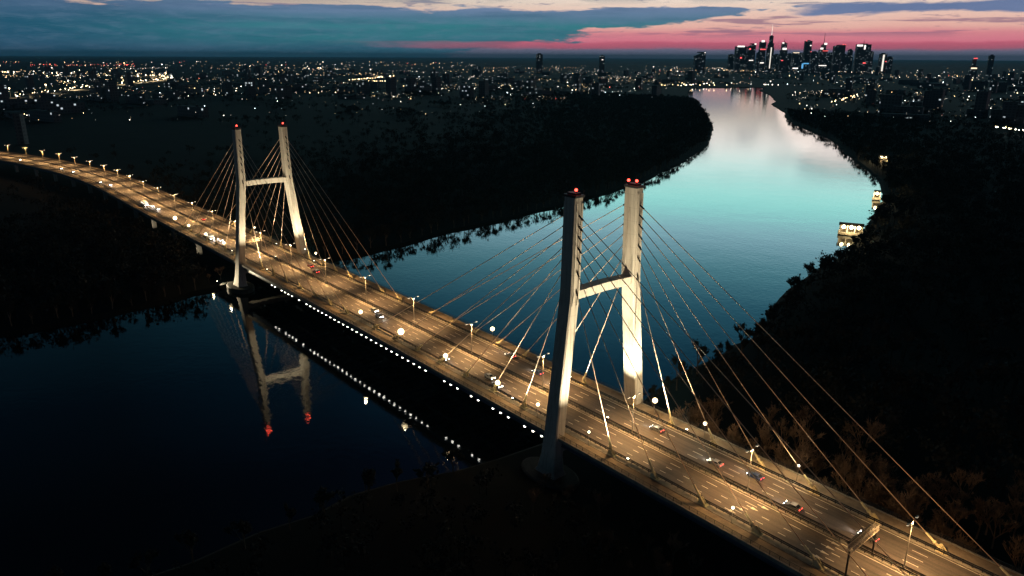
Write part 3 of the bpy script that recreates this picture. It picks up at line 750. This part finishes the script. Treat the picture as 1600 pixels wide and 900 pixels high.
# ------------------------------------------------------------------ floodlit huts on the right bank
def hut(x, y, rz, label, cols, power):
    t = tag(empty('bank_hut', (x, y, 1.6), rz), label, 'hut', 'floodlit huts on the bank')
    q = MB(); q.box((0, 0, -.2), (cols * 5 + 2, 7, 1.6)); q.build('platform', M_kerb, t)
    for i in range(cols + 1):
        for s in (-1, 1):
            q = MB(); q.box(((i - cols / 2) * 5, s * 2.8, 3.2), (.7, .7, 5.2)); q.build('column', CONC, t)
    q = MB(); q.box((0, 1.2, 3.2), (cols * 5 - .8, .3, 5.0)); q.build('back_wall', mat('hut_wall', (.22, .18, .14), .9, .3, .5), t)
    q = MB(); q.loft([[(cols * 2.5 * s, y_, z) for y_, z in ((-3.6, 5.85), (3.6, 5.85), (0, 7.4))] for s in (-1.12, 1.12)]); q.build('roof', M_dark, t)
    for i in range(cols):
        q = MB(); q.ball(((i - (cols - 1) / 2) * 5, -4.2, 4.9), 1.35, 12, 8); q.build('wall_lamp', glow('hut_lamp', (1, .80, .42), 14), t)
    point(t, (0, -7.5, 5.5), power * 1.5, (1, .74, .36), .5)
hut(150, 372, .45, 'three-bay floodlit hut nearest the bridge on the wooded bank', 3, 9000)
hut(97, 528, .42, 'one-bay floodlit hut right at the water edge', 1, 9000)
hut(-16, 790, .4, 'two-bay floodlit hut farthest up the wooded bank', 2, 16000)

# ------------------------------------------------------------------ the city
def city_mat():
    m = bpy.data.materials.new('facade_windows'); m.use_nodes = True; b = NB(m.node_tree); bs = m.node_tree.nodes['Principled BSDF']
    o = b.new('ShaderNodeTexCoord').outputs['Object']; oi = b.new('ShaderNodeObjectInfo')
    s3 = b.new('ShaderNodeSeparateXYZ'); m.node_tree.links.new(o, s3.inputs[0])
    u = b.m('ADD', s3.outputs[0], s3.outputs[1])
    cu, cv_ = b.m('FLOOR', b.m('DIVIDE', u, 7.0)), b.m('FLOOR', b.m('DIVIDE', s3.outputs[2], 5.0))
    wn = b.new('ShaderNodeTexWhiteNoise'); wn.noise_dimensions = '3D'
    m.node_tree.links.new(b.xyz(cu, cv_, b.m('MULTIPLY', oi.outputs['Random'], 50.0)), wn.inputs[0])
    fu, fv = b.m('FRACT', b.m('DIVIDE', u, 7.0)), b.m('FRACT', b.m('DIVIDE', s3.outputs[2], 5.0))
    win = b.m('MULTIPLY', b.m('MULTIPLY', b.step(fu, .2, .22), b.step(fu, .82, .8)), b.m('MULTIPLY', b.step(fv, .25, .27), b.step(fv, .8, .78)))
    gnode = b.new('ShaderNodeNewGeometry'); sn_ = b.new('ShaderNodeSeparateXYZ'); m.node_tree.links.new(gnode.outputs['Normal'], sn_.inputs[0])
    win = b.m('MULTIPLY', win, b.m('LESS_THAN', b.m('ABSOLUTE', sn_.outputs[2]), .5))
    lit = b.m('MULTIPLY', b.m('GREATER_THAN', wn.outputs[0], .955), win)
    c = b.mix(win, (.08, .085, .09), (.03, .04, .05)); m.node_tree.links.new(c, bs.inputs['Base Color'])
    bs.inputs['Roughness'].default_value = .6
    ec = b.mix(wn.outputs[0], (1, .75, .45), (.8, .95, 1)); m.node_tree.links.new(ec, bs.inputs['Emission Color'])
    m.node_tree.links.new(b.m('MULTIPLY', lit, .7), bs.inputs['Emission Strength'])
    m.cycles.emission_sampling = 'NONE'
    return m
M_fac = city_mat()
M_roof = mat('flat_roofs', (.06, .065, .07), .9, .3, .05)
G_white = glow('crown_white', (1, .93, .85), 1.8); G_red = glow('crown_red', (1, .12, .12), 1.7); G_blue = glow('crown_blue', (.15, .55, 1), .9); G_warm = glow('crown_warm', (1, .8, .55), 1.7); G_spire = glow('lit_spire', (1, .93, .8), 1.3)
DS = 7500.0
def uaz(u): return math.degrees(math.atan((u - 800) / 1159.0 * math.cos(pit)))
PXM = DS / 1159.0 * 1.08
def hz(u): return 85 + u * .005
def tower(name, label, u0, u1, vt, tiers=(), lights=(), spire=None, dd=0.0, rot=.3, slant=0.0, panel=None):
    D = DS + dd; a = uaz((u0 + u1) / 2); x, y = cs_along(a, D); w = (u1 - u0) * D / 1159 * math.cos(rad(a)) * math.cos(pit) / (math.cos(rot) + .45 * math.sin(abs(rot)))
    px = D / 1340; H = CAM.z + (hz((u0 + u1) / 2) - vt) * px
    t = tag(empty(name, (x, y, 1.6), -(rad(a) - YAW) + rot), label, 'skyscraper', 'skyscrapers of the far skyline')
    d_ = w * .7
    if tiers:
        zs = 0
        for i, (fw, fh) in enumerate(tiers):
            q = MB(); q.box((0, 0, (zs + H * fh) / 2), (w * fw, d_ * fw, H * fh - zs)); q.build('tier', M_fac, t); zs = H * fh
    else:
        q = MB(); hs = H * slant
        q.loft([[(-w / 2, -d_ / 2, 0), (w / 2, -d_ / 2, 0), (w / 2, d_ / 2, 0), (-w / 2, d_ / 2, 0)], [(-w / 2, -d_ / 2, H - max(hs, 0)), (w / 2, -d_ / 2, H + min(hs, 0)), (w / 2, d_ / 2, H + min(hs, 0)), (-w / 2, d_ / 2, H - max(hs, 0))]])
        q.build('shaft', M_fac, t)
    tw_ = tiers[-1][0] if tiers else 1.0
    q = MB(); q.box((0, 0, H + 3 * (1 if not slant else -2)), (w * .5 * tw_, d_ * .5 * tw_, 8)); q.build('roof_plant', M_roof, t)
    for fx, fz, sw, sh, g_ in lights:
        q = MB(); q.box((fx * w, -d_ / 2 - 2, H * fz), (sw * w, 3, sh)); q.build('crown_light', g_, t)
    if spire:
        hs_, lit = spire; q = MB(); q.tube((0, 0, H), (0, 0, H + hs_), 3.0, 1.0, n=6); q.build('spire', G_spire if lit else M_dark, t)
    if panel:
        q = MB(); q.box((panel[0] * w, -d_ / 2 - 2.5, H * (panel[1] + panel[2]) / 2), (panel[3] * w, 3, H * (panel[2] - panel[1]))); q.build('lit_strip', G_spire, t)
tower('skyscraper', 'broad flat-topped tower with a white-lit crown at one end of the cluster', 1146, 1163, 73, lights=[(-.1, 1.0, .7, 12, G_white), (.0, .55, .2, 12, G_red)])
tower('skyscraper', 'slant-topped tower with red lights beside the white-crowned one', 1165, 1177, 68, slant=.12, lights=[(-.3, .8, .25, 10, G_red), (.4, .97, .25, 12, G_white), (0, .4, .6, 6, G_white)])
tower('skyscraper', 'tower with a large white lamp on its roof and red band', 1183, 1193, 66, lights=[(-.1, 1.02, .5, 16, G_white), (0, .75, .9, 8, G_red), (0, .3, .7, 8, G_white)])
tower('skyscraper', 'tallest tower with a bright white spire and a lit vertical strip', 1195, 1206, 57, tiers=((1.0, .68), (.85, .8), (.55, 1.0)), spire=(100, True), panel=(.1, .1, .68, .12), rot=.1)
tower('skyscraper', 'stepped tower with a dark mast and white-lit shoulders', 1216, 1227, 68, tiers=((1.0, .75), (.75, 1.0)), spire=(38, False), lights=[(0, .8, .6, 16, G_white), (-.3, 1.0, .3, 10, G_white), (-.2, .4, .3, 6, G_red)])
tower('skyscraper', 'low broad block with a row of lights along its roof', 1235, 1246, 83, lights=[(0, 1.0, .9, 5, G_warm), (.1, .2, .8, 9, G_white)])
tower('skyscraper', 'tower with blue-lit base floors and a red corner lamp', 1253, 1264, 65, lights=[(0, .28, 1.0, 10, G_blue), (-.6, .2, .25, 44, G_blue), (.3, .85, .2, 8, G_white), (.45, .65, .15, 8, G_red), (-.4, 1.0, .2, 6, G_red)])
tower('skyscraper', 'stepped palace tower with a slender spire and white clock crown', 1274, 1292, 71, tiers=((1.0, .55), (.72, .82), (.4, 1.0)), spire=(100, False), lights=[(-.25, .86, .25, 14, G_white), (.05, 1.03, .25, 16, G_white), (.1, .78, .5, 5, G_red), (0, .25, .7, 6, G_white)])
tower('skyscraper', 'wide tower with a slanted roof and pink roof lamps', 1299, 1316, 71, slant=.05, lights=[(.25, 1.0, .15, 6, G_red), (.45, 1.0, .1, 6, G_red)])
tower('skyscraper', 'short dark rounded tower between two wide towers', 1321, 1330, 79, tiers=((1.0, .7), (.8, 1.0)))
tower('skyscraper', 'wide twin-slab tower with white-lit top corner and thin mast', 1334, 1356, 71, lights=[(-.3, .96, .4, 14, G_white), (.05, .9, .1, 36, G_white), (.15, .35, .2, 10, G_red)], spire=(36, False), rot=.15)
tower('skyscraper', 'small tower with a bright white vertical strip', 1372, 1383, 85, panel=(.0, .1, .95, .22), lights=[(.4, .6, .2, 6, G_red)])
tower('skyscraper', 'plain short dark tower next to the white-striped one', 1384, 1393, 90)
tower('skyscraper', 'dark slab with a slanted white-lit top standing apart from the cluster', 1083, 1100, 81, slant=.2, lights=[(.4, .95, .1, 6, G_white)], dd=-400)
tower('skyscraper', 'small lone dark block on the horizon over the woods', 836, 846, 85, dd=-1500)
tower('skyscraper', 'small lone dark block with a white lamp over the woods', 935, 943, 88, lights=[(0, .8, .3, 5, G_white)], dd=-1800)
tower('skyscraper', 'lone dark high-rise at the edge of the city past the cluster', 1543, 1551, 88, dd=-800)
tower('skyscraper', 'low domed block with pink roof lamps at the city edge', 1516, 1527, 92, tiers=((1, .6), (.5, 1.0)), lights=[(0, 1.0, .5, 6, G_red), (0, .5, .8, 8, G_warm)], dd=-1500)
for i, (u0, u1, vt) in enumerate([(1136, 1146, 86), (1157, 1166, 84), (1206, 1216, 86), (1227, 1236, 85), (1246, 1254, 84), (1264, 1275, 82), (1290, 1300, 84), (1312, 1322, 86), (1355, 1362, 82), (1180, 1186, 83)]):
    tower('skyscraper', 'unlit lower office block wedged between the skyline towers', u0, u1, vt, dd=random.uniform(-300, 500))

def in_river(x, y, m=40):
    l, r = bank_x(LB, y), bank_x(RB, y)
    return l is not None and r is not None and l - m < x < r + m or (-1700 < x < -1000 and 2200 < y < 2850)
sp = []
while len(sp) < 2600:                              # parks and tree belts between the blocks
    a = rng.uniform(-34, 34); D = 1500 * (5200 / 1500) ** rng.random(); x0_, y0_ = cs_along(a, D); R_ = rng.uniform(30, 160); h = rng.uniform(0, 3.14)
    for _ in range(int(rng.integers(12, 40))):
        u_, v_ = rng.normal(0, R_), rng.normal(0, R_ * .3); x, y = x0_ + u_ * math.cos(h) - v_ * math.sin(h), y0_ + u_ * math.sin(h) + v_ * math.cos(h)
        if not in_river(x, y, 30): sp.append((x, y, rng.uniform(1.0, 1.5)))
wood('city_tree_belts', 'dark tree belts and parks between the distant city blocks', sp)
bxm = []
for k in range(5):
    q = MB(); d = [(60, 14, 18), (45, 16, 30), (90, 14, 15), (24, 22, 42), (70, 40, 11)][k]; q.box((0, 0, d[2] / 2), d); w_ = q.mesh('wall', M_fac)
    q = MB(); q.box((0, 0, d[2] + .3), (d[0] + .8, d[1] + .8, .6)); q.box((d[0] * .2, 0, d[2] + 1.6), (4, 4, 2.2)); bxm.append((w_, q.mesh('roof', M_roof)))
BT = ['long mid-rise apartment slab', 'tall apartment slab', 'long low apartment slab', 'square point block', 'broad low hall']
cnt = 0
while cnt < 240:
    a = rng.uniform(-34, 34); D = 1700 * (6500 / 1700) ** rng.random(); x, y = cs_along(a, D)
    if in_river(x, y, 120) or (-22 < a < 26 and D < 2300): continue
    k = int(rng.integers(5)); t = tag(empty('city_building', (x, y, 1.6), rng.choice([.3, .3 + 1.57]) + rng.normal(0, .15)), BT[k] + ' with a few lit windows in the dark city', 'building', 'distant city buildings')
    t.scale = (1, 1, rng.uniform(.8, 1.4)); inst('wall', bxm[k][0], t); inst('roof', bxm[k][1], t); cnt += 1

x, y = cs_along(-33.1, 1270); t = tag(empty('city_building', (x, y, 1.6), .9), 'slender pale tower block standing alone beyond the viaduct', 'building', 'distant city buildings')
q = MB(); q.box((0, 0, 21), (10, 10, 42)); q.build('wall', M_fac, t); q = MB(); q.box((0, 0, 42.4), (10.6, 10.6, .8)); q.build('roof', M_roof, t)
# city street lights: poles with lit heads; the brightest singly, the rest as one mass
cols = [('city_lamp_white', (1, .90, .74)), ('city_lamp_warm', (1, .70, .36)), ('city_lamp_cool', (.82, .95, 1)), ('city_lamp_red', (1, .14, .10))]
GL = [glow(n, c, 14) for n, c in cols]
GLD = [[glow(n + '_dim%d' % j, c, e) for n, c in cols] for j, e in enumerate((2.6, 6.5, 18.0))]
lamp_me = []
for gm_ in GL:
    q = MB(); q.ball((0, 0, 9), 1.0, 6, 4); h_ = q.mesh('lamp_head', gm_); q = MB(); q.tube((0, 0, 0), (0, 0, 8.4), .12, n=4); lamp_me.append((h_, q.mesh('pole', M_dark)))
CW = ['white', 'warm yellow', 'cool white', 'red']
pts = []
def scatter(n, a0, a1, d0, d1, pw=(.5, .3, .17, .03), big=1.0, jitter=0):
    c = 0; tries = 0
    while c < n and tries < n * 40:
        tries += 1; a = rng.uniform(a0, a1); D = d0 * (d1 / d0) ** rng.random(); x, y = cs_along(a, D)
        if in_river(x, y): continue
        pts.append((x, y, D, int(rng.choice(4, p=pw)), big * (.42 + .75 * rng.random() ** 2.5))); c += 1
clusters = []
for _ in range(46):
    a = rng.uniform(-34, 34); D = 1900 * (9000 / 1900) ** rng.random()
    if -20 < a < 14 and D < 2000: continue
    clusters.append((a, D))
for a, D in clusters: scatter(int(rng.integers(8, 30)), a - 1.6, a + 1.6, D * .93, D * 1.07, (.45, .42, .1, .03), rng.uniform(.7, 1.2))
scatter(460, -34, 34, 2300, 11000)
for _ in range(80):                                 # streets: lamps in lines
    a = rng.uniform(-34, 34); D = 2100 * (9500 / 2100) ** rng.random(); x, y = cs_along(a, D)
    if in_river(x, y, 150) or (-20 < a < 8 and D < 2400): continue
    h = rng.choice([.35, 1.92]) + rng.normal(0, .25); L = rng.uniform(250, 1000); n_ = int(L / 48); ci = int(rng.choice(2, p=(.4, .6)))
    for i in range(n_):
        px_, py_ = x + math.cos(h) * L * (i / n_ - .5), y + math.sin(h) * L * (i / n_ - .5)
        if not in_river(px_, py_): pts.append((px_, py_, math.hypot(px_ - CAM.x, py_ - CAM.y), ci, rng.uniform(.45, .8)))
scatter(130, -34, 2, 1500, 3200); scatter(230, 4, 34, 2500, 8500)
scatter(100, 20, 34, 1600, 3600)
scatter(170, -34, -2, 9000, 16000, (.45, .4, .05, .1), 1.15)
scatter(60, -32, -26, 9000, 11000, (.1, .1, 0, .8), 1.1)
# rows along roads
def row(p0, p1, n, ci, big=1.0, jit=6):
    for i in range(n):
        t = i / max(1, n - 1); x = p0[0] + (p1[0] - p0[0]) * t + rng.normal(0, jit); y = p0[1] + (p1[1] - p0[1]) * t + rng.normal(0, jit)
        pts.append((x, y, math.hypot(x - CAM.x, y - CAM.y), ci, big * rng.uniform(.8, 1.2)))
HW = [(-1900, 60), (-2160, 135), (-2709, 411), (-3200, 690), (-3600, 930), (-3850, 1060), (-4150, 1140), (-4700, 1100), (-5200, 850), (-5800, 560), (-6500, 250)]
for p0, p1 in zip(HW[:-1], HW[1:]):
    L = math.hypot(p1[0] - p0[0], p1[1] - p0[1]); row(p0, p1, int(L / 45), 1, 1.15, 10); row((p0[0], p0[1] + 26), (p1[0], p1[1] + 26), int(L / 70), 0, 1.1, 10)
row((-1640, 2500), (-1760, 2900), 9, 0, 1.2, 8); row((-1500, 2905), (-1450, 2925), 6, 0, 1.2, 12); row((-1700, 2420), (-1560, 2700), 9, 1, 1.2, 10)
row((-70, 1330), (30, 1262), 16, 0, 1.6, 3); row(cs_along(22.8, 2250), cs_along(24.3, 2750), 16, 1, 1.2, 5)
row(cs_along(-11.8, 3900), cs_along(-8.9, 4700), 34, 1, 1.2, 14); row(cs_along(-10.6, 3700), cs_along(-8.6, 3720), 14, 1, 1.1, 5)
row((-66, 1340), (30, 1278), 9, 1, 1.3, 4)
pts.sort(key=lambda q: -(q[4] * (2600 / q[2]) ** .35))
for i, (x, y, D, ci, s) in enumerate(pts[:300]):
    t = tag(empty('city_lamp', (x, y, 1.6)), CW[ci] + ' street lamp shining among the dark city blocks', 'lamp', 'brightest street lamps of the city')
    hs = s * D * .00030
    h = inst('lamp_head', lamp_me[ci][0], t, (0, 0, 9 - 9 * hs), 0, hs); inst('pole', lamp_me[ci][1], t)
rest = {(j, c): MB() for j in range(3) for c in range(4)}
for x, y, D, ci, s in pts[300:]:
    r = s * D * .00034; z = 9 + rng.uniform(0, 10); j = int(rng.choice(3, p=(.62, .27, .11)))
    rest[j, ci].add([(x, y, z + r), (x + r, y, z), (x, y + r, z), (x - r, y, z), (x, y - r, z), (x, y, z - r)], [(0, 1, 2), (0, 2, 3), (0, 3, 4), (0, 4, 1), (5, 2, 1), (5, 3, 2), (5, 4, 3), (5, 1, 4)])
BR = ['faint', 'small', 'bright']
for (j, ci), q in rest.items():
    if q.v:
        o = q.build('city_lights', GLD[j][ci]); o['kind'] = 'stuff'; o['label'] = 'countless %s %s lights scattered over the dark city' % (BR[j], CW[ci]); o['category'] = 'lights'
# the lit highway winding far left
hw = MB()
sec = []
for i, (x, y) in enumerate(HW):
    a = HW[max(0, i - 1)]; c = HW[min(len(HW) - 1, i + 1)]; L = math.hypot(c[0] - a[0], c[1] - a[1]); nx, ny = -(c[1] - a[1]) / L * 16, (c[0] - a[0]) / L * 16
    sec.append([(x - nx, y - ny, 1.4), (x + nx, y + ny, 1.4), (x + nx, y + ny, 2.0), (x - nx, y - ny, 2.0)])
hw.loft(sec); road = hw.build('highway', mat('highway_surface', (.14, .13, .12), .8, .3, .02)); road['kind'] = 'structure'
mast_me = MB(); mast_me.tube((0, 0, 0), (0, 0, 28), .4, .25); mast_me = mast_me.mesh('mast', M_galv)
mh = MB(); mh.ball((0, 0, 29), 2.2, 8, 5, .6); mh = mh.mesh('lamp_ring', GL[1])
for k in range(16):
    f = k / 15 * 7.2 + .6; i = int(f); t_ = f - i; x = HW[i][0] + (HW[i + 1][0] - HW[i][0]) * t_; y = HW[i][1] + (HW[i + 1][1] - HW[i][1]) * t_
    t = tag(empty('highway_mast', (x, y, 1.8)), 'tall warm lamp mast standing along the lit highway bend', 'lamp mast', 'lamp masts of the far highway'); inst('mast', mast_me, t); inst('lamp_ring', mh, t)
    spot(t, (0, 0, 27), (0, 0, 0), 520000, (1, .74, .4), 150, .4, 1.0)

# ------------------------------------------------------------------ evening haze over the whole place
hz_ = MB(); hz_.box((0, 0, 200 - 1.8), (164000, 164000, 400))
hm_ = bpy.data.materials.new('evening_haze'); hm_.use_nodes = True; nt = hm_.node_tree; nt.nodes.clear()
pv = nt.nodes.new('ShaderNodeVolumePrincipled'); pv.inputs['Color'].default_value = (.25, .75, 1.0, 1); pv.inputs['Density'].default_value = 2.2e-5; pv.inputs['Anisotropy'].default_value = 0.0
oo = nt.nodes.new('ShaderNodeOutputMaterial'); nt.links.new(pv.outputs[0], oo.inputs['Volume'])
haze = hz_.build('haze', hm_); haze['kind'] = 'stuff'
